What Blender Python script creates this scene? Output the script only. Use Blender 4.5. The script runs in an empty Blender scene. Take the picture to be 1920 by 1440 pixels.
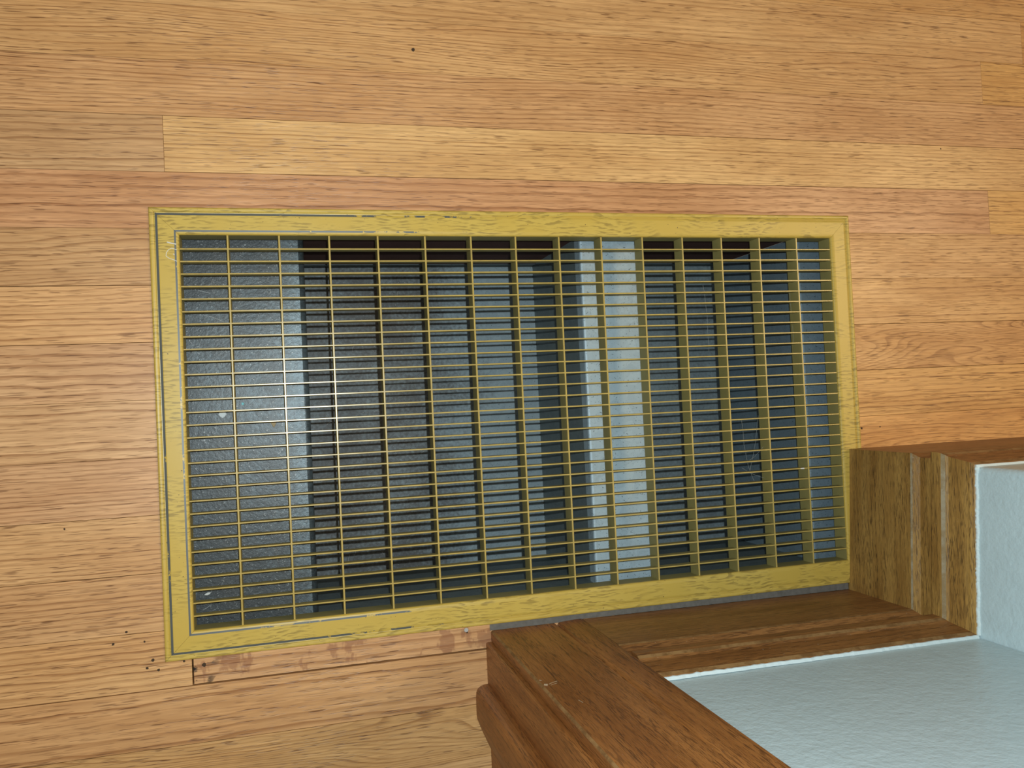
import bpy, bmesh, math, random
from mathutils import Matrix, Vector

random.seed(7)
C = bpy.context.scene.collection
S = 0.001                                    # every length below is in millimetres

# ---------------------------------------------------------------- camera, world, lamps, exposure
cam = bpy.data.cameras.new('camera')
cam.sensor_fit = 'HORIZONTAL'
cam.sensor_width = 36.0
cam.lens = 1570.0 / 1920.0 * 36.0
cam.clip_start = 0.01
cam_o = bpy.data.objects.new('camera', cam)
C.objects.link(cam_o)
CAM = Vector((56.87, -170.81, 895.15))
RX = Vector((0.96613, -0.04737, 0.25367))    # picture right
RY = Vector((0.04004, 0.99862, 0.03398))     # picture up
RZ = RX.cross(RY)
cam_o.matrix_world = Matrix.Translation(CAM * S) @ Matrix((RX, RY, RZ)).transposed().to_4x4()
bpy.context.scene.camera = cam_o

world = bpy.data.worlds.new('world')
bpy.context.scene.world = world
world.use_nodes = True
bg = world.node_tree.nodes['Background']
bg.inputs['Color'].default_value = (1.0, 0.84, 0.64, 1)
bg.inputs['Strength'].default_value = 0.20

# the phone's own flash, close beside its lens
fl = bpy.data.lights.new('phone_flash', 'POINT')
fl.energy = 24.5
fl.color = (0.82, 0.95, 1.0)
fl.shadow_soft_size = 0.003
fo = bpy.data.objects.new('phone_flash', fl)
fo.location = (CAM + RX * 17 + RY * 23) * S
C.objects.link(fo)

# warm ceiling lamp of the room, off to the right
cl = bpy.data.lights.new('ceiling_lamp', 'AREA')
cl.shape = 'DISK'
cl.size = 0.9
cl.energy = 27.0
cl.color = (1.0, 0.72, 0.40)
co = bpy.data.objects.new('ceiling_lamp', cl)
co.location = (2.45, 0.30, 2.30)
co.rotation_euler = (Vector((2.45, 0.30, 2.30)) - Vector((0.9, 0.0, 0.0))).to_track_quat('Z', 'Y').to_euler()
C.objects.link(co)

vs = bpy.context.scene.view_settings
vs.view_transform = 'Standard'
vs.look = 'None'
vs.gamma = 1.0
vs.use_curve_mapping = False
vs.exposure = 0.0

# ---------------------------------------------------------------- node helpers
def lin(c):
    return tuple((x / 255 / 12.92) if x / 255 <= 0.04045 else ((x / 255 + 0.055) / 1.055) ** 2.4 for x in c)

class NG:
    def __init__(s, name):
        s.m = bpy.data.materials.new(name)
        s.m.use_nodes = True
        s.t = s.m.node_tree
        s.b = s.t.nodes['Principled BSDF']
    def n(s, typ, **kw):
        o = s.t.nodes.new(typ)
        for k, v in kw.items():
            setattr(o, k, v)
        return o
    def put(s, sock, v):
        if hasattr(v, 'is_linked') or hasattr(v, 'links'):
            s.t.links.new(v, sock)
        elif isinstance(v, (tuple, list)) and len(v) == 3 and sock.type == 'RGBA':
            sock.default_value = (*v, 1)
        else:
            sock.default_value = v
    def math(s, op, a, b=0.0, c=0.0, clamp=False):
        o = s.n('ShaderNodeMath', operation=op, use_clamp=clamp)
        s.put(o.inputs[0], a); s.put(o.inputs[1], b); s.put(o.inputs[2], c)
        return o.outputs[0]
    def vmath(s, op, a, b):
        o = s.n('ShaderNodeVectorMath', operation=op)
        s.put(o.inputs[0], a); s.put(o.inputs[1], b)
        return o.outputs[0]
    def noise(s, vec, scale=1.0, detail=2.0, rough=0.5, dist=0.0):
        o = s.n('ShaderNodeTexNoise')
        s.put(o.inputs['Vector'], vec)
        o.inputs['Scale'].default_value = scale
        o.inputs['Detail'].default_value = detail
        o.inputs['Roughness'].default_value = rough
        o.inputs['Distortion'].default_value = dist
        return o.outputs['Fac']
    def step(s, v, a, b, to0=0.0, to1=1.0):
        o = s.n('ShaderNodeMapRange', interpolation_type='SMOOTHSTEP')
        s.put(o.inputs['Value'], v)
        o.inputs['From Min'].default_value = a; o.inputs['From Max'].default_value = b
        o.inputs['To Min'].default_value = to0; o.inputs['To Max'].default_value = to1
        return o.outputs['Result']
    def mix(s, f, a, b, blend='MIX'):
        o = s.n('ShaderNodeMix', data_type='RGBA', blend_type=blend)
        s.put(o.inputs[0], f); s.put(o.inputs[6], a); s.put(o.inputs[7], b)
        return o.outputs[2]
    def pos(s):
        return s.n('ShaderNodeTexCoord').outputs['Object']
    def sep(s, v):
        o = s.n('ShaderNodeSeparateXYZ'); s.put(o.inputs[0], v)
        return o.outputs
    def comb(s, x, y, z):
        o = s.n('ShaderNodeCombineXYZ')
        s.put(o.inputs[0], x); s.put(o.inputs[1], y); s.put(o.inputs[2], z)
        return o.outputs[0]
    def bump(s, h, strength, dist):
        o = s.n('ShaderNodeBump')
        o.inputs['Strength'].default_value = strength
        o.inputs['Distance'].default_value = dist
        s.put(o.inputs['Height'], h)
        s.t.links.new(o.outputs[0], s.b.inputs['Normal'])
    def out(s, col, rough=0.5, spec=0.5, metal=0.0):
        s.put(s.b.inputs['Base Color'], col)
        s.put(s.b.inputs['Roughness'], rough)
        s.put(s.b.inputs['Specular IOR Level'], spec)
        s.put(s.b.inputs['Metallic'], metal)
        return s.m

def oak_grain(g, x, y, z, seedvec, amp, pore_lo=0.56, pore_hi=0.66, ring=0.0058, pfx=46.0, pfy=900.0):
    """ring lines, pores and cloudiness of oak with the grain along x (metres)"""
    p = g.comb(x, y, z)
    if seedvec is not None:
        p = g.vmath('ADD', p, seedvec)
    q = g.sep(p)
    warp = g.noise(g.vmath('MULTIPLY', p, (2.6, 17.0, 17.0)), detail=1.5, rough=0.45)
    wig = g.noise(g.vmath('MULTIPLY', p, (22.0, 60.0, 60.0)), detail=1.0)
    v = g.math('ADD', g.math('DIVIDE', q[1], ring), g.math('MULTIPLY', warp, amp))
    v = g.math('ADD', v, g.math('MULTIPLY', wig, 0.7))
    f = g.math('FRACT', v)
    line = g.math('MULTIPLY', g.step(f, 0.45, 0.9), g.step(f, 0.9, 1.0, 1.0, 0.0))
    idx = g.math('FLOOR', v)
    wn = g.n('ShaderNodeTexWhiteNoise', noise_dimensions='1D')
    g.put(wn.inputs['W'], idx)
    line = g.math('MULTIPLY', line, g.math('MULTIPLY_ADD', wn.outputs['Value'], 0.75, 0.25))
    pn = g.noise(g.vmath('MULTIPLY', p, (pfx, pfy, pfy)), detail=1.0, rough=0.5)
    pore = g.step(pn, pore_lo, pore_hi)
    dens = g.noise(g.vmath('MULTIPLY', p, (9.0, 90.0, 90.0)), detail=1.0)
    pore = g.math('MULTIPLY', pore, g.math('ADD', g.step(dens, 0.35, 0.65, 0.35, 0.9), g.math('MULTIPLY', line, 0.4)), clamp=True)
    fib = g.noise(g.vmath('MULTIPLY', p, (26.0, 520.0, 520.0)), detail=1.5)
    cloud = g.noise(g.vmath('MULTIPLY', p, (7.0, 28.0, 28.0)), detail=3.0)
    return line, pore, fib, cloud

def make_floor_oak(stained=False):
    g = NG('stained_oak_patch' if stained else 'oak_strip')
    oi = g.n('ShaderNodeObjectInfo')
    seed = oi.outputs['Alpha']
    sv = g.comb(g.math('MULTIPLY', seed, 37.0), g.math('MULTIPLY', seed, 11.3), g.math('MULTIPLY', seed, 23.0))
    x, y, z = g.sep(g.pos())
    # how wild the figure of this board is (0.8 = straight, 9 = cathedral)
    wild = g.math('FRACT', g.math('MULTIPLY', seed, 7.77))
    amp = g.math('ADD', g.math('MULTIPLY_ADD', g.math('POWER', wild, 1.6), 9.0, 1.2), g.math('MULTIPLY', g.math('POWER', wild, 9.0), 26.0))
    coarse = g.math('FRACT', g.math('MULTIPLY', seed, 3.31))
    ringw = g.math('MULTIPLY_ADD', g.math('POWER', coarse, 2.0), 0.0065, 0.0042)
    line, pore, fib, cloud = oak_grain(g, x, y, z, sv, amp, ring=ringw)
    col = oi.outputs['Color']
    col = g.mix(g.math('MULTIPLY', g.step(cloud, 0.3, 0.72), 0.50), col, g.mix(1.0, col, (0.70, 0.57, 0.43), 'MULTIPLY'))
    col = g.mix(g.math('MULTIPLY', line, 0.72), col, g.mix(1.0, col, (0.44, 0.31, 0.20), 'MULTIPLY'))
    col = g.mix(g.math('MULTIPLY', pore, 0.72), col, g.mix(1.0, col, (0.24, 0.16, 0.11), 'MULTIPLY'))
    light = g.math('MULTIPLY', g.step(fib, 0.46, 0.70), 0.50)
    col = g.mix(light, col, g.mix(1.0, col, (1.34, 1.38, 1.42), 'MULTIPLY'))
    if stained:
        px = g.vmath('MULTIPLY', g.pos(), (30.0, 16.0, 20.0))
        st = g.noise(px, detail=4.0, rough=0.65)
        col = g.mix(g.math('MULTIPLY', g.step(st, 0.545, 0.60), 0.50), col, (0.24, 0.085, 0.040))
        dk = g.noise(g.vmath('MULTIPLY', g.pos(), (70.0, 90.0, 20.0)), detail=3.0)
        edge = g.math('MULTIPLY', g.step(x, -0.042, -0.015, 1.0, 0.0), g.step(dk, 0.54, 0.62))
        col = g.mix(edge, col, (0.02, 0.012, 0.008))
    g.bump(g.math('SUBTRACT', g.math('MULTIPLY', fib, 0.3), pore), 0.35, 0.0003)
    return g.out(col, g.math('MULTIPLY_ADD', cloud, 0.15, 0.30), 0.45)

def make_trim_wood(name, axis, base, dark, dusty=0.0):
    g = NG(name)
    x, y, z = g.sep(g.pos())
    a = {'x': (x, y, z), 'y': (y, x, z), 'z': (z, x, y)}[axis]
    # use both cross-grain axes so that every face shows figure
    cross = g.math('ADD', a[1], a[2])
    line, pore, fib, cloud = oak_grain(g, a[0], cross, g.math('SUBTRACT', a[1], a[2]), None, 3.0, 0.51, 0.59, 0.0065, 75.0, 900.0)
    col = g.mix(g.step(cloud, 0.30, 0.72), base, g.mix(1.0, base, (0.66, 0.58, 0.50), 'MULTIPLY'))
    col = g.mix(g.math('MULTIPLY', line, 0.30), col, dark)
    col = g.mix(g.math('MULTIPLY', pore, 0.72), col, dark)
    col = g.mix(g.math('MULTIPLY', g.step(fib, 0.52, 0.8), 0.35), col, g.mix(1.0, col, (1.6, 1.5, 1.3), 'MULTIPLY'))
    if dusty:
        d = g.noise(g.vmath('MULTIPLY', g.pos(), (700.0, 700.0, 700.0)), detail=1.0)
        col = g.mix(g.math('MULTIPLY', g.step(d, 0.74, 0.80), dusty), col, (0.55, 0.48, 0.38))
    g.bump(g.math('SUBTRACT', g.math('MULTIPLY', fib, 0.3), pore), 0.3, 0.0003)
    return g.out(col, 0.42, 0.4)

def make_worn_wood(name, col_a, col_b):
    g = NG(name)
    n = g.noise(g.vmath('MULTIPLY', g.pos(), (48.0, 48.0, 48.0)), detail=6.0, rough=0.72)
    return g.out(g.mix(g.step(n, 0.40, 0.62), col_a, col_b), 0.6, 0.3)

YEL = (0.575, 0.392, 0.072)
def yellow_paint(g):
    x, y, z = g.sep(g.pos())
    p = g.pos()
    n = g.noise(g.vmath('MULTIPLY', p, (85.0, 600.0, 300.0)), detail=1.5, rough=0.5)
    w = g.noise(g.vmath('MULTIPLY', p, (12.0, 30.0, 30.0)), detail=2.0)
    v = g.math('FRACT', g.math('ADD', g.math('MULTIPLY', y, 210.0), g.math('MULTIPLY', w, 9.0)))
    fig = g.math('MULTIPLY', g.step(n, 0.44, 0.56), g.step(v, 0.20, 0.70))
    patchy = g.step(g.noise(g.vmath('MULTIPLY', p, (20.0, 20.0, 20.0)), detail=2.0), 0.36, 0.58)
    col = g.mix(g.math('MULTIPLY', g.math('MULTIPLY', fig, patchy), 0.80), YEL, (0.20, 0.120, 0.018))
    col = g.mix(g.math('MULTIPLY', patchy, 0.22), col, (0.66, 0.50, 0.13))
    sp = g.noise(g.vmath('MULTIPLY', p, (420.0, 420.0, 420.0)), detail=1.0)
    col = g.mix(g.step(sp, 0.765, 0.79), col, (0.10, 0.07, 0.03))
    return col, n

def make_yellow():
    g = NG('mustard_enamel')
    col, n = yellow_paint(g)
    g.bump(n, 0.10, 0.0002)
    return g.out(col, 0.36, 0.5)

def make_yellow_worn():
    """edge of the frame where the enamel is rubbed off down to grey steel, more so at the left"""
    g = NG('enamel_rubbed_to_steel')
    col, n = yellow_paint(g)
    x, y, z = g.sep(g.pos())
    k = g.noise(g.vmath('MULTIPLY', g.pos(), (14.0, 14.0, 14.0)), detail=6.0, rough=0.75)
    left = g.step(x, -0.04, 0.46, 0.545, 0.22)
    top = g.step(y, -0.15, 0.02, 0.0, 0.05)
    m = g.step(g.math('ADD', k, g.math('ADD', left, top)), 0.94, 0.97)
    col = g.mix(m, col, (0.105, 0.112, 0.105))
    return g.out(col, 0.40, 0.5)

def make_bar_paint():
    g = NG('grille_bar_enamel')
    n = g.noise(g.vmath('MULTIPLY', g.pos(), (90.0, 90.0, 90.0)), detail=3.0)
    col = g.mix(g.step(n, 0.35, 0.7), (0.52, 0.375, 0.095), (0.43, 0.31, 0.085))
    d = g.noise(g.vmath('MULTIPLY', g.pos(), (60.0, 60.0, 60.0)), detail=4.0, rough=0.7)
    col = g.mix(g.math('MULTIPLY', g.step(d, 0.56, 0.75), 0.6), col, (0.20, 0.19, 0.15))
    return g.out(col, 0.28, 0.7)

def make_metal(name, clean, dusty, amount, rough=0.5, metal=0.35, speck=0.5, grad=None):
    """galvanised sheet under a film of dust; amount = how much of it is covered"""
    g = NG(name)
    p = g.pos()
    vor = g.n('ShaderNodeTexVoronoi')
    g.put(vor.inputs['Vector'], p); vor.inputs['Scale'].default_value = 90.0
    sp = g.sep(vor.outputs['Color'])[0]
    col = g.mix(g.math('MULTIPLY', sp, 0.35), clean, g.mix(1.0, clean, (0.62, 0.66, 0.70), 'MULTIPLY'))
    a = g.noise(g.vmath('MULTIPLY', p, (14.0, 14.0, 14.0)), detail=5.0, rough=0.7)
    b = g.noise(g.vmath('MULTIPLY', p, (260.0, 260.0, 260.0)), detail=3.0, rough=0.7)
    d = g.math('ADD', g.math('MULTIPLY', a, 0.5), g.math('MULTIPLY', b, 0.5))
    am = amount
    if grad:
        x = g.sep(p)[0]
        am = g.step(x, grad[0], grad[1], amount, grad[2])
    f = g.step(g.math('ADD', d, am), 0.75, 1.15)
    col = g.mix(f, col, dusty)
    c = g.noise(g.vmath('MULTIPLY', p, (520.0, 520.0, 520.0)), detail=2.0)
    col = g.mix(g.math('MULTIPLY', g.step(c, 0.64, 0.72), speck), col, (0.42, 0.42, 0.40))
    col = g.mix(g.math('MULTIPLY', g.step(c, 0.36, 0.29), 0.65), col, (0.015, 0.016, 0.015))
    g.bump(b, 0.5, 0.0006)
    return g.out(col, rough, 0.5, metal)

def make_plain(name, col, rough=0.6, spec=0.3, metal=0.0, var=0.25, scale=120.0):
    g = NG(name)
    n = g.noise(g.vmath('MULTIPLY', g.pos(), (scale,) * 3), detail=3.0)
    return g.out(g.mix(g.math('MULTIPLY', n, var * 2), col, tuple(c * 0.55 for c in col)), rough, spec, metal)

def make_wall():
    g = NG('pale_wall_paint')
    p = g.pos()
    n = g.noise(g.vmath('MULTIPLY', p, (190.0, 190.0, 190.0)), detail=2.0, rough=0.55)
    n2 = g.noise(g.vmath('MULTIPLY', p, (60.0, 60.0, 60.0)), detail=2.0)
    g.bump(g.math('ADD', n, g.math('MULTIPLY', n2, 0.6)), 0.55, 0.0012)
    col = g.mix(g.step(n2, 0.3, 0.7), WALLC, tuple(c * 0.96 for c in WALLC))
    return g.out(col, 0.38, 0.45)

WALLC = (0.535, 0.665, 0.695)
M_OAK = make_floor_oak()
M_PATCH = make_floor_oak(True)
M_SUB = make_plain('dark_subfloor', (0.018, 0.012, 0.008), 0.9)
M_TRIMX = make_trim_wood('dark_stained_trim_front', 'x', (0.330, 0.150, 0.046), (0.060, 0.022, 0.008), 0.7)
M_TRIMY = make_trim_wood('brown_stained_trim_right', 'y', (0.43, 0.250, 0.068), (0.055, 0.027, 0.010), 0.3)
M_TRIMZ = make_trim_wood('dark_stained_casing', 'z', (0.370, 0.150, 0.040), (0.065, 0.022, 0.008), 0.25)
M_WORN = make_worn_wood('rubbed_wood_edge', (0.33, 0.185, 0.070), (0.19, 0.095, 0.032))
M_WORNG = make_worn_wood('greyed_wood_edge', (0.36, 0.30, 0.20), (0.28, 0.20, 0.10))
M_YEL = make_yellow()
M_YELW = make_yellow_worn()
M_BAR = make_bar_paint()
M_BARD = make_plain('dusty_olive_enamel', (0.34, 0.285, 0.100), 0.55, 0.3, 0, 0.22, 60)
M_LEDGE = make_metal('dusty_metal_nose_highlight', (0.150, 0.185, 0.195), (0.052, 0.055, 0.054), 0.60, 0.42, 0.35, 0.45, (0.034, 0.072, 0.44))  # real dust, thinned towards the nose to paint in the bend's highlight
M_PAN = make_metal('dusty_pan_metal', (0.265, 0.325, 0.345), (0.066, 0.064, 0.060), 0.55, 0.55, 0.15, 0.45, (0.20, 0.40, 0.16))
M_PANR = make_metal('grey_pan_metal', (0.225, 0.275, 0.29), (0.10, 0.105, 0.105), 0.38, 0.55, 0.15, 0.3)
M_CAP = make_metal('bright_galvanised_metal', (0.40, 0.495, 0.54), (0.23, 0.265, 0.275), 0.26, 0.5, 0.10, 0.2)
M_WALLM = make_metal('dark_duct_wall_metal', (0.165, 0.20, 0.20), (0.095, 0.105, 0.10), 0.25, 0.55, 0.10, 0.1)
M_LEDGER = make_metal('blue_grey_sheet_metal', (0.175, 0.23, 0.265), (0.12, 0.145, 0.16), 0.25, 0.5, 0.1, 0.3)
M_JOIST = make_plain('dark_red_brown_joist_wood', (0.12, 0.055, 0.045), 0.85, 0.2, 0.0, 0.4, 60)
M_WALL = make_wall()
M_WHITE = make_plain('white_scuff', (0.75, 0.73, 0.66), 0.6, 0.3, 0, 0.1)
M_SCUFF = make_plain('pale_scuff', (0.42, 0.30, 0.18), 0.6, 0.3, 0, 0.3)
M_CHIP = make_plain('pale_paint_chip', (0.62, 0.68, 0.70), 0.6, 0.3, 0, 0.1)
M_TEAL = make_plain('teal_plastic', (0.03, 0.40, 0.42), 0.4, 0.5, 0, 0.1)
M_TAN = make_plain('tan_wood_sliver', (0.42, 0.33, 0.19), 0.7, 0.2, 0, 0.3)
M_LINT = make_plain('grey_lint', (0.45, 0.46, 0.45), 0.9, 0.1, 0, 0.2)
M_WEB = make_plain('cobweb_silk', (0.40, 0.40, 0.36), 0.8, 0.2, 0, 0.2)
M_HOLE = make_plain('dark_filled_nail_hole', (0.065, 0.038, 0.02), 0.8)
M_STEEL = make_plain('steel_nail', (0.62, 0.61, 0.58), 0.35, 0.6, 0.2, 0.15)
M_DUST = make_plain('grey_floor_dust', (0.19, 0.175, 0.155), 0.95, 0.1, 0, 0.5, 200)
M_CAULK = make_plain('white_paint_bead', (0.66, 0.74, 0.73), 0.5, 0.4, 0, 0.06)

# ---------------------------------------------------------------- mesh helpers
def mesh(name, verts, faces, mats, idx=None, smooth=False):
    me = bpy.data.meshes.new(name)
    me.from_pydata([(v[0] * S, v[1] * S, v[2] * S) for v in verts], [], faces)
    for m in (mats if isinstance(mats, (list, tuple)) else [mats]):
        me.materials.append(m)
    if idx:
        me.polygons.foreach_set('material_index', idx)
    if smooth:
        me.polygons.foreach_set('use_smooth', [True] * len(me.polygons))
    bm = bmesh.new(); bm.from_mesh(me)
    bmesh.ops.recalc_face_normals(bm, faces=bm.faces)
    bm.to_mesh(me); bm.free()
    me.update()
    return me

def link(name, me, parent=None, loc=(0, 0, 0), rot=(0, 0, 0)):
    o = bpy.data.objects.new(name, me)
    C.objects.link(o)
    o.location = tuple(c * S for c in loc); o.rotation_euler = rot
    if parent:
        o.parent = parent
    return o

def tag(o, label=None, cat=None, group=None, kind=None):
    for k, v in (('label', label), ('category', cat), ('group', group), ('kind', kind)):
        if v:
            o[k] = v
    return o

def empty(name, loc=(0, 0, 0)):
    o = bpy.data.objects.new(name, None)
    o.empty_display_size = 0.05
    C.objects.link(o); o.location = tuple(c * S for c in loc)
    return o

def boxes(bl):
    V, F = [], []
    for x0, x1, y0, y1, z0, z1 in bl:
        b = len(V)
        V += [(x0, y0, z0), (x1, y0, z0), (x1, y1, z0), (x0, y1, z0), (x0, y0, z1), (x1, y0, z1), (x1, y1, z1), (x0, y1, z1)]
        F += [tuple(b + i for i in f) for f in ((3, 2, 1, 0), (4, 5, 6, 7), (0, 1, 5, 4), (1, 2, 6, 5), (2, 3, 7, 6), (3, 0, 4, 7))]
    return V, F

def prism(poly, z0, z1):
    n = len(poly)
    V = [(x, y, z0) for x, y in poly] + [(x, y, z1) for x, y in poly]
    F = [tuple(range(n - 1, -1, -1)), tuple(range(n, 2 * n))]
    F += [(i, (i + 1) % n, n + (i + 1) % n, n + i) for i in range(n)]
    return V, F

def chamfer_box(x0, x1, y0, y1, z0, z1, c, swap=False):
    """box with its four upper edges eased by c"""
    V = [(x0, y0, z0), (x1, y0, z0), (x1, y1, z0), (x0, y1, z0),
         (x0, y0, z1 - c), (x1, y0, z1 - c), (x1, y1, z1 - c), (x0, y1, z1 - c),
         (x0 + c, y0 + c, z1), (x1 - c, y0 + c, z1), (x1 - c, y1 - c, z1), (x0 + c, y1 - c, z1)]
    F = [(3, 2, 1, 0), (8, 9, 10, 11)]
    for b in (0, 4):
        F += [(b + i, b + (i + 1) % 4, b + 4 + (i + 1) % 4, b + 4 + i) for i in range(4)]
    return V, F

def tube_verts(pts, r, V, F, n=4):
    for i, p in enumerate(pts):
        a = Vector(pts[max(0, i - 1)]); b = Vector(pts[min(len(pts) - 1, i + 1)])
        t = (b - a).normalized()
        u = t.cross(Vector((0.13, 0.2, 1))).normalized(); w = t.cross(u)
        base = len(V)
        for k in range(n):
            an = 2 * math.pi * k / n
            V.append(tuple(Vector(p) + u * r * math.cos(an) + w * r * math.sin(an)))
        if i:
            F += [(base - n + k, base - n + (k + 1) % n, base + (k + 1) % n, base + k) for k in range(n)]

# ---------------------------------------------------------------- floor
Y0, PW = 20.7, 57.15                         # first board edge and board width (2 1/4 in strip oak)
OX0, OX1, OY0, OY1 = -57.0, 727.0, -390.0, 20.7   # rough opening under the grille

V, F = boxes([(-900, OX0, -1150, 900, -42, -19.5), (OX1, 2300, -395, 900, -42, -19.5),
              (OX0, OX1, OY1, 900, -42, -19.5), (OX0, OX1, -1150, OY0, -42, -19.5)])
floor = tag(link('floor', mesh('floor', V, F, M_SUB)), 'honey coloured oak strip floor', None, None, 'structure')

def T(r, g_, b):
    # boards of one floor: pull each a little towards the common honey tone
    m = (216, 171, 124)
    return lin(tuple(1.025 * (c * 0.64 + k * 0.36) for c, k in zip((r, g_, b), m)))

def plank(x0, x1, y0, y1, tint, seed, gl=0.12, gr=0.12, gb=0.14, gt=0.14, mat=None, label=None):
    dz = random.uniform(-0.10, 0.10)
    V, F = chamfer_box(x0 + gl, x1 - gr, y0 + gb, y1 - gt, -19, dz, 0.18)
    o = link('plank', mesh('plank', V, F, mat or M_OAK), floor)
    o.color = (*tint, seed)
    if label:
        o['label'] = label
    return o

# boards the photograph shows: row -> list of (x0, x1, tint, seed, wide gap below, wide gap above)
FAR = 2300
L0 = -900
SPEC = {
    5:  [(-560, 620, T(205, 160, 104), .13), (620, 1700, T(196, 146, 86), .31)],
    4:  [(-700, 1020, T(206, 160, 104), .44), (1020, FAR, T(196, 142, 78), .57)],
    3:  [(-480, 951, T(204, 156, 100), .62), (951, FAR, T(208, 156, 82), .18)],
    2:  [(-640, 1300, T(198, 148, 98), .07)],
    1:  [(-620, -57.5, T(192, 152, 108), .83), (-57.5, 1420, T(218, 174, 112), .03)],
    0:  [(-800, 950, T(192, 138, 96), .26), (950, FAR, T(212, 160, 82), .71)],
    -1: [(-520, OX0, T(190, 146, 98), .36), (OX1, 1500, T(202, 152, 94), .02)],
    -2: [(-760, OX0, T(206, 156, 102), .48), (OX1, 1900, T(206, 154, 90), .15)],
    -3: [(-430, OX0, T(206, 162, 118), .28), (OX1, 1350, T(198, 142, 78), .77)],
    -4: [(-690, OX0, T(208, 166, 120), .52), (OX1, 1750, T(212, 156, 82), .165)],
    -5: [(-540, OX0, T(196, 150, 108), .66), (OX1, 1450, T(216, 154, 80), .50)],
    -6: [(-830, OX0, T(200, 154, 102), .05)],
    -7: [(-470, OX0, T(200, 154, 104), .145)],
    -8: [(-720, -49.5, T(208, 160, 104), .17), (-49.5, 400, T(206, 158, 110), .905)],
    -9: [(-600, 400, T(196, 146, 94), .285)],
    -10: [(-770, 400, T(194, 150, 92), .64)],
    -11: [(-500, 400, T(204, 160, 104), .415)],
    -12: [(-650, 400, T(196, 150, 98), .73)],
}
WIDE_BELOW = {(1, 1): 0.45, (2, 0): 0.38, (-7, 0): 0.30, (-6, 0): 0.40, (-8, 0): 0.55, (-2, 1): 0.35, (-3, 1): 0.3, (0, 0): 0.15,
              (-2, 0): 0.38, (-1, 0): 0.45, (-9, 0): 0.3, (-5, 0): 0.3}
for n in range(-20, 16):
    y0 = Y0 + PW * n; y1 = y0 + PW
    segs = SPEC.get(n)
    rnd = lambda: T(200 + random.randint(-10, 10), 152 + random.randint(-10, 10), 98 + random.randint(-12, 12))
    right_end = FAR if n >= -5 else 400
    if segs is None:
        x = L0; segs = []
        while x < right_end - 100:
            x1 = min(right_end, x + random.uniform(500, 1300))
            segs.append((x, x1, rnd(), random.random())); x = x1
    else:
        segs = list(segs)
        first = segs[0][0]
        if first > L0: segs.insert(0, (L0, first, rnd(), random.random()))
        last = segs[-1][1]
        if last < right_end and n >= -5: segs.append((last, right_end, rnd(), random.random()))
    base = 1 if (n in SPEC and SPEC[n][0][0] > L0) else 0
    for i, s in enumerate(segs):
        x0, x1, tint, seed = s
        key = (n, i - base)
        gb = WIDE_BELOW.get(key, random.uniform(0.06, 0.16))
        if n == -8 and i - base == 1:
            plank(x0, x1, y0, OY0 + 0, tint, seed, 1.5, 0.1, 1.5, 0.1, M_PATCH,
                  'short filler board with reddish stains and wide dark joints')
            continue
        if n == -8:
            plank(x0, x1, y0, y1, tint, seed, gb=gb); continue
        if n == -9 and i - base == 0:
            plank(x0, x1, y0, y1, tint, seed, gt=0.35, gb=gb); continue
        plank(x0, x1, y0, y1, tint, seed, gb=gb)

# filled nail holes in the boards
def disc(r, h, n=8, jag=0.25):
    V = [(r * random.uniform(1 - jag, 1 + jag) * math.cos(2 * math.pi * k / n), r * random.uniform(1 - jag, 1 + jag) * math.sin(2 * math.pi * k / n), 0) for k in range(n)]
    V += [(v[0] * 0.8, v[1] * 0.8, h) for v in V[:n]]
    F = [tuple(range(n - 1, -1, -1)), tuple(range(n, 2 * n))] + [(k, (k + 1) % n, n + (k + 1) % n, n + k) for k in range(n)]
    return V, F
holes = [((199.9, 218.1), 2.0), ((-92.3, -387.7), 1.1), ((-120.7, -387.0), 1.4), ((-85.2, -406.8), 1.5), ((-90.8, -413.9), 1.3), ((-80.6, -416.8), 1.4),
         ((-108.3, -376.5), 1.3), ((-56.7, -411.2), 1.1), ((-159.9, -271.8), 1.1), ((737.9, -222.6), 1.5), ((764.6, -222.0), 1.0), ((-38.1, -417.0), 2.0), ((880, 131), 1.0)]
for (x, y), r in holes:
    V, F = disc(r, 0.12)
    link('nail_hole', mesh('nail_hole', V, F, M_HOLE), floor, (x, y, 0.04))

# ---------------------------------------------------------------- duct under the grille
duct = empty('return_air_duct', (300, -180, -250))
tag(duct, 'dusty sheet metal return air box under the yellow floor grille', 'duct')
DL = (-300, 180, 250)                         # cancels the empty's offset
ZL, ZF = -43.0, -246.0
BY, FY = 24.0, -389.0
def dpart(name, VF, mat, label=None, smooth=False):
    o = link(name, mesh(name, VF[0], VF[1], mat, None, smooth), duct, DL)
    if label:
        o['label'] = label
    return o
# ledge on the left: top sheet, rounded nose, drop to the pan (one bent sheet with thickness)
def bent(x_from, x_nose, r, z_top, z_bot, sgn):
    prof = [(x_from, z_top)]
    for k in range(7):
        a = math.pi / 2 * k / 6
        prof.append((x_nose - sgn * r + sgn * r * math.sin(a), z_top - r + r * math.cos(a)))
    prof.append((x_nose, z_bot))
    inner = [(prof[0][0], z_top - 1.0)] + [(x - sgn * 1.0 * (0 if i == 0 else 1), z - 1.0) for i, (x, z) in enumerate(prof[1:-1])] + [(x_nose - sgn, z_bot)]
    loop = prof + inner[::-1]
    n = len(loop)
    V = [(x, FY, z) for x, z in loop] + [(x, BY, z) for x, z in loop]
    F = [(i, (i + 1) % n, n + (i + 1) % n, n + i) for i in range(n)]
    h = len(prof)
    for b in (0, n):
        F += [(b + i, b + i + 1, b + n - 2 - i, b + n - 1 - i) for i in range(h - 1)]
    return V, F
o = dpart('ledge', bent(-95, 76, 6, ZL, ZF, 1), M_LEDGE, 'dark dusty ledge with a rounded nose', True)
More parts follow.
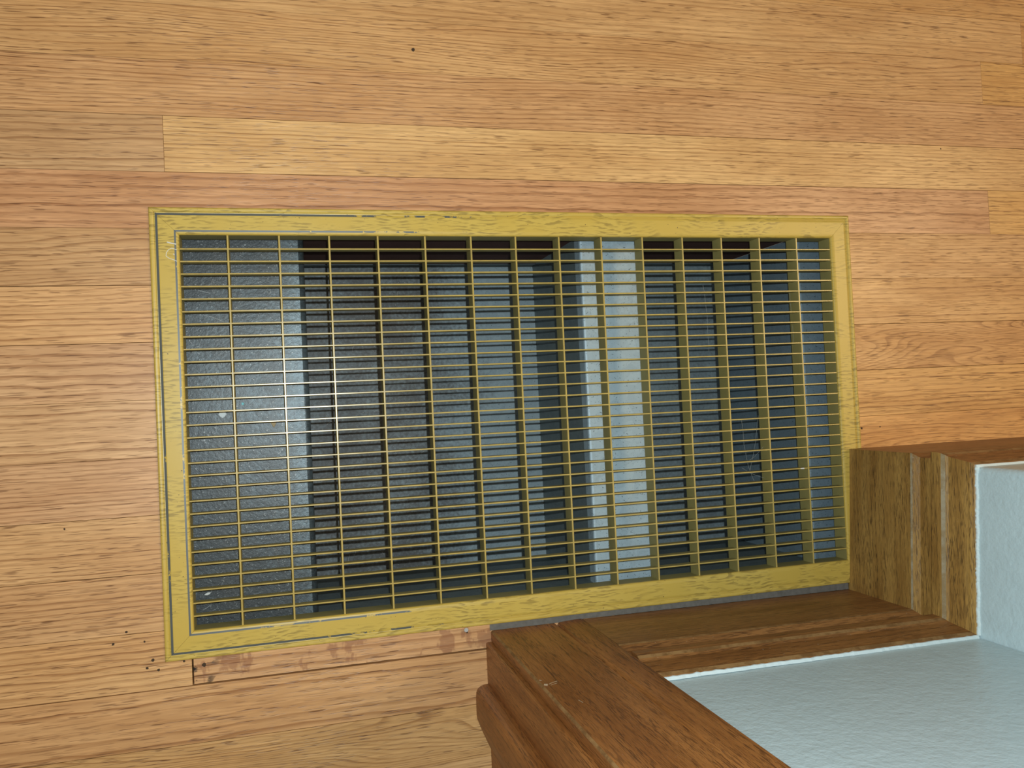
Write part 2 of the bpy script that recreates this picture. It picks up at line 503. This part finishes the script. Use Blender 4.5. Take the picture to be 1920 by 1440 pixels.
for p_ in o.data.polygons:
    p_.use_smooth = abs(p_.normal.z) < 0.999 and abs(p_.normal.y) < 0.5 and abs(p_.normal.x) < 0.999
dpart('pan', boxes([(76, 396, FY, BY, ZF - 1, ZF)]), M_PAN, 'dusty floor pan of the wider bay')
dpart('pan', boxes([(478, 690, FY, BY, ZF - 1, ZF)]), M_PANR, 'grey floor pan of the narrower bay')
# joist between the bays: bright folded cap and two dark side sheets
capV, capF = [], []
prof = [(395.4, -62), (395.4, ZL - 2.6), (396.2, ZL - 0.7), (398.2, ZL), (476, ZL), (477.6, ZL - 0.7), (478.6, ZL - 2.6), (478.6, -62)]
n = len(prof)
capV = [(x, FY, z) for x, z in prof] + [(x, BY, z) for x, z in prof]
capF = [(i, i + 1, n + i + 1, n + i) for i in range(n - 1)] + [(n - 1, 0, n, 2 * n - 1), tuple(range(n)), tuple(range(2 * n - 1, n - 1, -1))]
dpart('joist_cap', (capV, capF), M_CAP, 'bright galvanised cap on the joist')
dpart('joist_side', boxes([(396, 397, FY, BY, ZF, -62)]), M_WALLM)
dpart('joist_side', boxes([(477, 478, FY, BY, ZF, -62)]), M_WALLM)
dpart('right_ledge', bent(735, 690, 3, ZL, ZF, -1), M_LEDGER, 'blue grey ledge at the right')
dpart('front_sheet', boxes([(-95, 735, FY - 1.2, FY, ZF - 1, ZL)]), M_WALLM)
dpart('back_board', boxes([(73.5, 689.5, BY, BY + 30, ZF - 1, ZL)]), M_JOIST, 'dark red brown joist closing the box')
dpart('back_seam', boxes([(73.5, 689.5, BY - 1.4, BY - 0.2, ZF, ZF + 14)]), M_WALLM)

# ---------------------------------------------------------------- yellow floor grille
grille = empty('floor_grille', (330, -184, 0))
tag(grille, 'long mustard yellow metal floor grille set in the oak floor', 'floor vent')
GL = (-330, 184, 0)
GX0, GX1, GY0, GY1 = -74.0, 735.0, -410.0, 42.0
PROF = [(0.0, -0.4), (0.1, 1.2), (0.8, 2.2), (2.0, 2.6), (3.4, 2.5), (4.6, 1.9), (5.3, 1.1), (5.9, 1.0), (6.3, 2.2), (8.4, 2.8), (9.2, 2.9),
        (23.4, 2.9), (25.2, 2.7), (26.6, 2.2), (27.6, 1.2), (28.0, -0.4), (28.0, -22.0), (27.0, -22.0), (26.6, -0.6)]
WEAR = {7, 8, 11}
def base_face_x(y):                            # the skirting's foot on the right runs a little out of square
    return 717.0 + (-247.0 - y) / 171.0 * -10.4
def rail(corner_a, corner_b, inward, stations):
    """stations: along-rail positions (fraction-free, mm from corner a); mitred at both ends"""
    A, B = Vector(corner_a), Vector(corner_b)
    t = (B - A).normalized(); L = (B - A).length
    nrm = Vector(inward)
    V, F, I = [], [], []
    np_ = len(PROF)
    st = [('a', 0)] + stations + [('b', 0)]
    for kind, s in st:
        for d, z in PROF:
            if kind == 'a': q = A + nrm * d + t * (d + 0.10)
            elif kind == 'b': q = B + nrm * d - t * (d + 0.10)
            else: q = A + t * s + nrm * d
            x, y = q.x, q.y
            if y < -246.8 and x > 690:
                x = min(x, base_face_x(y) - 0.3)
            V.append((x, y, z))
    for k in range(len(st) - 1):
        for i in range(np_):
            j = (i + 1) % np_
            F.append((k * np_ + i, k * np_ + j, (k + 1) * np_ + j, (k + 1) * np_ + i)); I.append(1 if i in WEAR else (2 if i >= 15 else 0))
    F += [tuple(range(np_)), tuple(range(len(st) * np_ - 1, (len(st) - 1) * np_ - 1, -1))]; I += [0, 0]
    return V, F, I
rails = [((GX0, GY1), (GX1, GY1), (0, -1), [(None, 400)]),
         ((GX0, GY0), (GX1, GY0), (0, 1), [(None, 400), (None, 760)]),
         ((GX0, GY0), (GX0, GY1), (1, 0), [(None, 200)]),
         ((GX1, GY0), (GX1, GY1), (-1, 0), [(None, -246.81 - GY0), (None, -246.79 - GY0)])]
for a, b, nrm, st in rails:
    V, F, I = rail(a, b, nrm, st)
    me = mesh('frame_rail', V, F, [M_YEL, M_YELW, M_BARD], I)
    o = link('frame_rail', me, grille, GL)
# 30 long thin bars and 14 deeper cross bars
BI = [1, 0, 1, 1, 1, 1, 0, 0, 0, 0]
lb = mesh('long_bar', *chamfer_box(-46.2, 707.2, -0.75, 0.75, -10.5, 0.0, 0.35), [M_BAR, M_BARD], BI)
for j in range(30):
    link('long_bar', lb, grille, (GL[0], GL[1] - 12.7 * j, 0))
cb = mesh('cross_bar', *chamfer_box(-0.95, 0.95, -382.2, 14.2, -20.5, 0.1, 0.45), [M_BAR, M_BARD], BI)
for k in range(14):
    link('cross_bar', cb, grille, (GL[0] + 50.8 * k, GL[1], 0))
# white paint scuff by the upper left corner
V, F = [], []
for pts, r in (([(-57.4, 6.3), (-53.5, 5.2), (-50.5, 4.6), (-48.8, 4.2)], 0.75),
               ([(-48.4, -1.6), (-53.1, 0.2), (-56.2, -1.4), (-58.4, -4.4), (-58.8, -7.7), (-56.2, -9.9), (-52.2, -11.4), (-48.6, -13.0)], 0.45),
               ([(-51.9, -5.6), (-50.7, -6.6)], 0.5)):
    tube_verts([(x, y, 2.62) for x, y in pts], r, V, F, 6)
o = link('paint_scuff', mesh('paint_scuff', V, F, M_WHITE), grille, GL)
o['label'] = 'white paint scuff shaped like a hooked loop'

# ---------------------------------------------------------------- walls
arc = [(727 + 6 - 6 * math.cos(a), -258 - 6 + 6 * math.sin(a)) for a in [math.pi / 2 * k / 5 for k in range(6)]]
V, F = prism([(262, -428), (716.8, -429.5), (718, -575), (262, -575)], 0, 2400)
tag(link('wall_front', mesh('wall_front', V, F, M_WALL)), 'pale blue white wall', None, None, 'structure')
V, F = prism([(727.0, -264)] + [(717.5, -429.5), (718, -575), (900, -575), (900, -400), (733, -264)], 0, 2400)
tag(link('wall_right', mesh('wall_right', V, F, M_WALL)), 'pale blue white wall', None, None, 'structure')
V, F = prism(arc + [(2300, -258), (2300, -399.9), (900.2, -399.9), (733.2, -263.9)], 0, 2400)
ws = tag(link('wall_side', mesh('wall_side', V, F, M_WALL)), 'pale blue white wall', None, None, 'structure')

# ---------------------------------------------------------------- skirting boards
PLAN = [(361.3, -416.0), (706.6, -418.0), (717.0, -247.0), (2300.0, -247.0)]
MITRE = [(0, -1), (1, -1), (1, -1), (0, -1)]
BOARD = [(0, 0), (0, 107), (0.6, 109.5), (2.6, 112.5), (5, 116), (5, 140.2), (9.5, 140.2), (9.5, 0)]
CAPP = [(5.2, 140.4), (-2.4, 140.8), (-2.8, 142), (-2.8, 150), (-2.0, 154.5), (-0.2, 158.5), (1.6, 161), (5.0, 178), (6.0, 181.5), (6.3, 184), (8.2, 188), (9.6, 189.5), (9.6, 140.4)]
def skirting(k, prof, mats, wear, z_cut=None):
    V, F, I = [], [], []
    n = len(prof)
    for (px, py), (mx, my) in ((PLAN[k], MITRE[k]), (PLAN[k + 1], MITRE[k + 1])):
        V += [(px + mx * d, py + my * d, z) for d, z in prof]
    for i in range(n):
        j = (i + 1) % n
        F.append((i, j, n + j, n + i)); I.append(1 if i in wear else 0)
    F += [tuple(range(n)), tuple(range(2 * n - 1, n - 1, -1))]; I += [0, 0]
    return V, F, I
for k, (nm, mat, worn, lab) in enumerate((('baseboard_front', M_TRIMX, M_WORN, 'dark stained skirting board'),
                                        ('baseboard_right', M_TRIMY, M_WORNG, 'brown stained skirting board with pale rubbed edges'),
                                        ('baseboard_side', M_TRIMX, M_WORN, 'dark stained skirting board running off to the right'))):
    V, F, I = skirting(k, BOARD, None, {1})
    b = tag(link(nm, mesh(nm, V, F, [mat, worn], I)), lab, None, None, 'structure')
    V, F, I = skirting(k, CAPP, None, {4, 9} if k != 1 else {4})
    link('cap_moulding', mesh('cap_moulding', V, F, [mat, worn], I), b)
    # ragged bead of wall paint along the top of the cap
    a = Vector(PLAN[k]) + Vector(MITRE[k]) * 9.0; e = Vector(PLAN[k + 1]) + Vector(MITRE[k + 1]) * 9.0
    steps = 90 if k < 2 else 200
    V, F = [], []
    nrm = Vector(((0, 1), (-1, 0), (0, 1))[k])
    for i in range(steps + 1):
        c = a.lerp(e, i / steps)
        h = 190.2 + random.uniform(-0.3, 0.5) + 0.4 * math.sin(i * 0.37)
        w = 0.15 + random.uniform(0, 0.5) + (0.5 if random.random() < 0.10 else 0)
        for dd, zz in ((-2.6, 187.5), (w, h - 1.6), (w * 0.6, h - 0.2), (-2.6, h + 1.0)):
            q = c + nrm * dd
            V.append((q.x, q.y, zz))
        if i:
            m = len(V) - 8
            F += [(m + j, m + (j + 1) % 4, m + 4 + (j + 1) % 4, m + 4 + j) for j in range(4)]
    F += [(0, 1, 2, 3), tuple(range(len(V) - 1, len(V) - 5, -1))]
    o = link('paint_bead', mesh('paint_bead', V, F, M_CAULK), b)
    o['label'] = 'ragged white bead of wall paint'

# grey dust packed between the grille and the front skirting
V, F = [], []
steps = 110
for i in range(steps + 1):
    x = 255 + (706 - 255) * i / steps
    yb = (-415.8 - 2.0 * (x - 361) / 345.0) if x > 361 else -416.7
    h = 0.5 + random.uniform(0, 1.0)
    for y, z in ((GY0 + 0.3, 0.25), (GY0 - 1.0, h * 0.8), (yb + 1.2, h), (yb + 0.15, h * 0.9), (yb + 0.15, 0.1)):
        V.append((x, y, z))
    if i:
        m = len(V) - 10
        F += [(m + j, m + (j + 1) % 5, m + 5 + (j + 1) % 5, m + 5 + j) for j in range(5)]
o = link('dust', mesh('dust', V, F, M_DUST))
tag(o, 'grey dust packed in the crack between grille and skirting', 'dust', None, 'stuff')

# ---------------------------------------------------------------- doorway casing and jamb
poly = [(256, -428.2), (256, -418.8), (256.5, -417.6), (258, -416.9), (300, -416.8), (328.5, -416.9), (330, -419.2), (331.5, -419.6), (333, -417.2), (335, -416.2),
        (343, -415.6), (352, -415.2), (359.6, -415.2), (361, -416.2), (361, -427.7)]
V, F = prism(poly, 0, 2080)
I = [0, 0] + [1 if i in (1, 2) else (2 if i in (5, 6, 7) else 0) for i in range(len(poly))]
tc = tag(link('trim_1', mesh('trim_1', V, F, [M_TRIMZ, M_WORN, M_TRIMZ], I)), 'dark stained doorway casing rising beside the grille', None, None, 'structure')
V, F = [], []
for pts, r in (([(259.2, 189.6), (260.4, 190.6), (261.8, 191.2)], 1.3), ([(263.2, 189.5), (266.0, 187.6), (269.0, 185.9), (272.4, 184.6)], 0.5),
               ([(264.0, 192.4), (267.5, 190.6), (271.0, 189.4)], 0.4), ([(258.8, 176.0), (260.2, 178.6)], 0.7), ([(274.5, 236.0), (276.0, 243.0)], 0.5)):
    tube_verts([(x, -417.1, z) for x, z in pts], r, V, F, 6)
o = link('scuff', mesh('scuff', V, F, M_SCUFF), tc)
o['label'] = 'small pale scuff on the casing face'
jamb = [(250, -430.4), (250.6, -429.4), (252, -428.8), (261.8, -428.8), (261.8, -600), (250, -600)]
V, F = prism(jamb, 0, 2100)
tj = tag(link('trim_2', mesh('trim_2', V, F, M_TRIMZ)), 'dark stained doorway jamb', None, None, 'structure')
stop = [(250, -473.5), (246.5, -473.7), (242, -474.8), (238.6, -477.2), (236.8, -480.8), (236.2, -486), (236, -505), (236.6, -509.5), (239, -516.5), (242.6, -526), (246.8, -536), (249.2, -540.2), (250, -541.5)]
V, F = prism(stop, 0, 2080)
o = link('door_stop', mesh('door_stop', V, F, M_TRIMZ), tj)

# ---------------------------------------------------------------- small things
def blob(name, pts, h, mat, loc, tilt=0.0):
    n = len(pts)
    V = [(x, y, 0) for x, y in pts] + [(x * 0.86, y * 0.86, h * (1 + tilt * x)) for x, y in pts]
    F = [tuple(range(n - 1, -1, -1)), tuple(range(n, 2 * n))] + [(i, (i + 1) % n, n + (i + 1) % n, n + i) for i in range(n)]
    return link(name, mesh(name, V, F, mat), None, loc)
tag(blob('paint_chip', [(4.2, 0.6), (3.0, 2.9), (-0.4, 3.5), (-3.4, 2.8), (-4.2, 0.4), (-2.6, -1.6), (-0.2, -3.6), (2.4, -2.0)], 0.5, M_CHIP, (-14.8, -168.9, ZL)),
    'pale rounded paint flake on the dusty ledge under the grille', 'paint chip')
tag(blob('paint_chip', [(4.4, 1.4), (0.8, 1.6), (-1.8, 0.4), (-3.0, -1.0), (0.2, -1.4), (2.8, -0.6)], 0.8, M_WHITE, (-37.1, -355.7, ZL)),
    'white sliver of paint near the lower left corner of the grille', 'paint chip')
tag(blob('bead', [(1.6 * math.cos(k * math.pi / 4), 1.6 * math.sin(k * math.pi / 4)) for k in range(8)], 1.6, M_TEAL, (6.2, -158.0, ZL)),
    'tiny teal plastic bead on the dusty ledge under the grille', 'bead')
tag(blob('wood_sliver', [(-3.4, 2.6), (3.2, 2.4), (0.4, -3.4), (-0.6, -2.6)], 0.6, M_TAN, (37.0, -181.8, ZL)),
    'tan triangular wood sliver on the dusty ledge under the grille', 'wood chip')
tag(blob('paint_chip', [(2.6, 0.9), (-2.4, 0.8), (-2.8, -0.5), (2.4, -0.8)], 0.5, M_WHITE, (651.7, -266.7, 0.0)),
    'white crumb lying on a bar at the right of the grille', 'paint chip')
# bent nail with a bright head beside the casing
nail = empty('nail', (228.8, -413.6, 0))
tag(nail, 'bent steel nail standing in the floor beside the doorway casing', 'nail')
V, F = disc(2.5, 1.0, 10, 0.05)
link('nail_head', mesh('nail_head', V, F, M_STEEL), nail, (-0.6, 1.4, 3.6), (0.25, -0.2, 0))
V, F = [], []
tube_verts([(0.9, -2.2, 0.02), (0.6, -1.2, 1.2), (0.0, 0.4, 2.6), (-0.5, 1.2, 3.7)], 0.9, V, F, 8)
link('shank', mesh('shank', V, F, M_HOLE), nail)

# lint and hairs on the ledge
V, F = [], []
def hair(x, y, z, L, r=0.16, a=None, bend=1.0):
    a = random.uniform(0, math.pi) if a is None else a
    k = random.uniform(-1.0, 1.0) * bend
    pts = []
    px, py = x, y
    for i in range(5):
        pts.append((px, py, z + 0.25 + 0.35 * math.sin(i * 0.8)))
        px += math.cos(a) * L / 4; py += math.sin(a) * L / 4; a += k * 0.5
    tube_verts(pts, r, V, F, 3)
for i in range(95):
    x = random.uniform(-40, 60); y = random.uniform(-378, 8)
    if random.random() < 0.45:
        x = random.uniform(-40, 10); y = random.choice((random.uniform(-378, -330), random.uniform(-40, 8)))
    hair(x, y, ZL, random.uniform(3, 9))
for args in ((-34, -36, 12, -0.25), (-30, -62, 22, -0.28), (-36, -100, 10, 1.4), (-4, -345, 8, 1.0), (-42, -372, 9, 0.4)):
    hair(args[0], args[1], ZL, args[2], 0.28, args[3], 0.15)
o = link('lint', mesh('lint', V, F, M_LINT))
tag(o, 'grey lint and hairs scattered on the dusty ledge under the grille', 'lint', None, 'stuff')
V, F = [], []
for i in range(40):
    hair(random.uniform(80, 380), random.uniform(-375, 10), ZF, random.uniform(4, 11), 0.3)
o = link('lint', mesh('lint', V, F, M_LINT), duct, DL)
tag(o, 'grey lint strewn over the pan of the wider bay', None, None, 'stuff')

# cobweb strands hanging below the bars at the right
V, F = [], []
for pts in ([(580, -205, -12), (583.8, -235, -16), (590, -262, -19), (594, -280, -14)], [(603, -200, -12), (600, -232, -17), (592, -266, -19)],
            [(608, -238, -12), (598, -250, -17), (586, -255, -15)], [(578, -262, -14), (592, -270, -18), (606, -276, -12)], [(540, -40, -15), (545, -75, -19), (543, -120, -15)],
            [(655, -50, -12), (660, -80, -18), (658, -115, -13)]):
    P = [Vector(p) for p in pts]
    fine = []
    for i in range(len(P) - 1):
        for q in range(4):
            fine.append(tuple(P[i].lerp(P[i + 1], q / 4) + Vector((random.uniform(-.4, .4), 0, random.uniform(-.4, .4)))))
    fine.append(tuple(P[-1]))
    tube_verts(fine, 0.11, V, F, 3)
o = link('cobweb', mesh('cobweb', V, F, M_WEB))
tag(o, 'faint cobweb strands hanging under the grille bars at the right', 'cobweb', None, 'stuff')
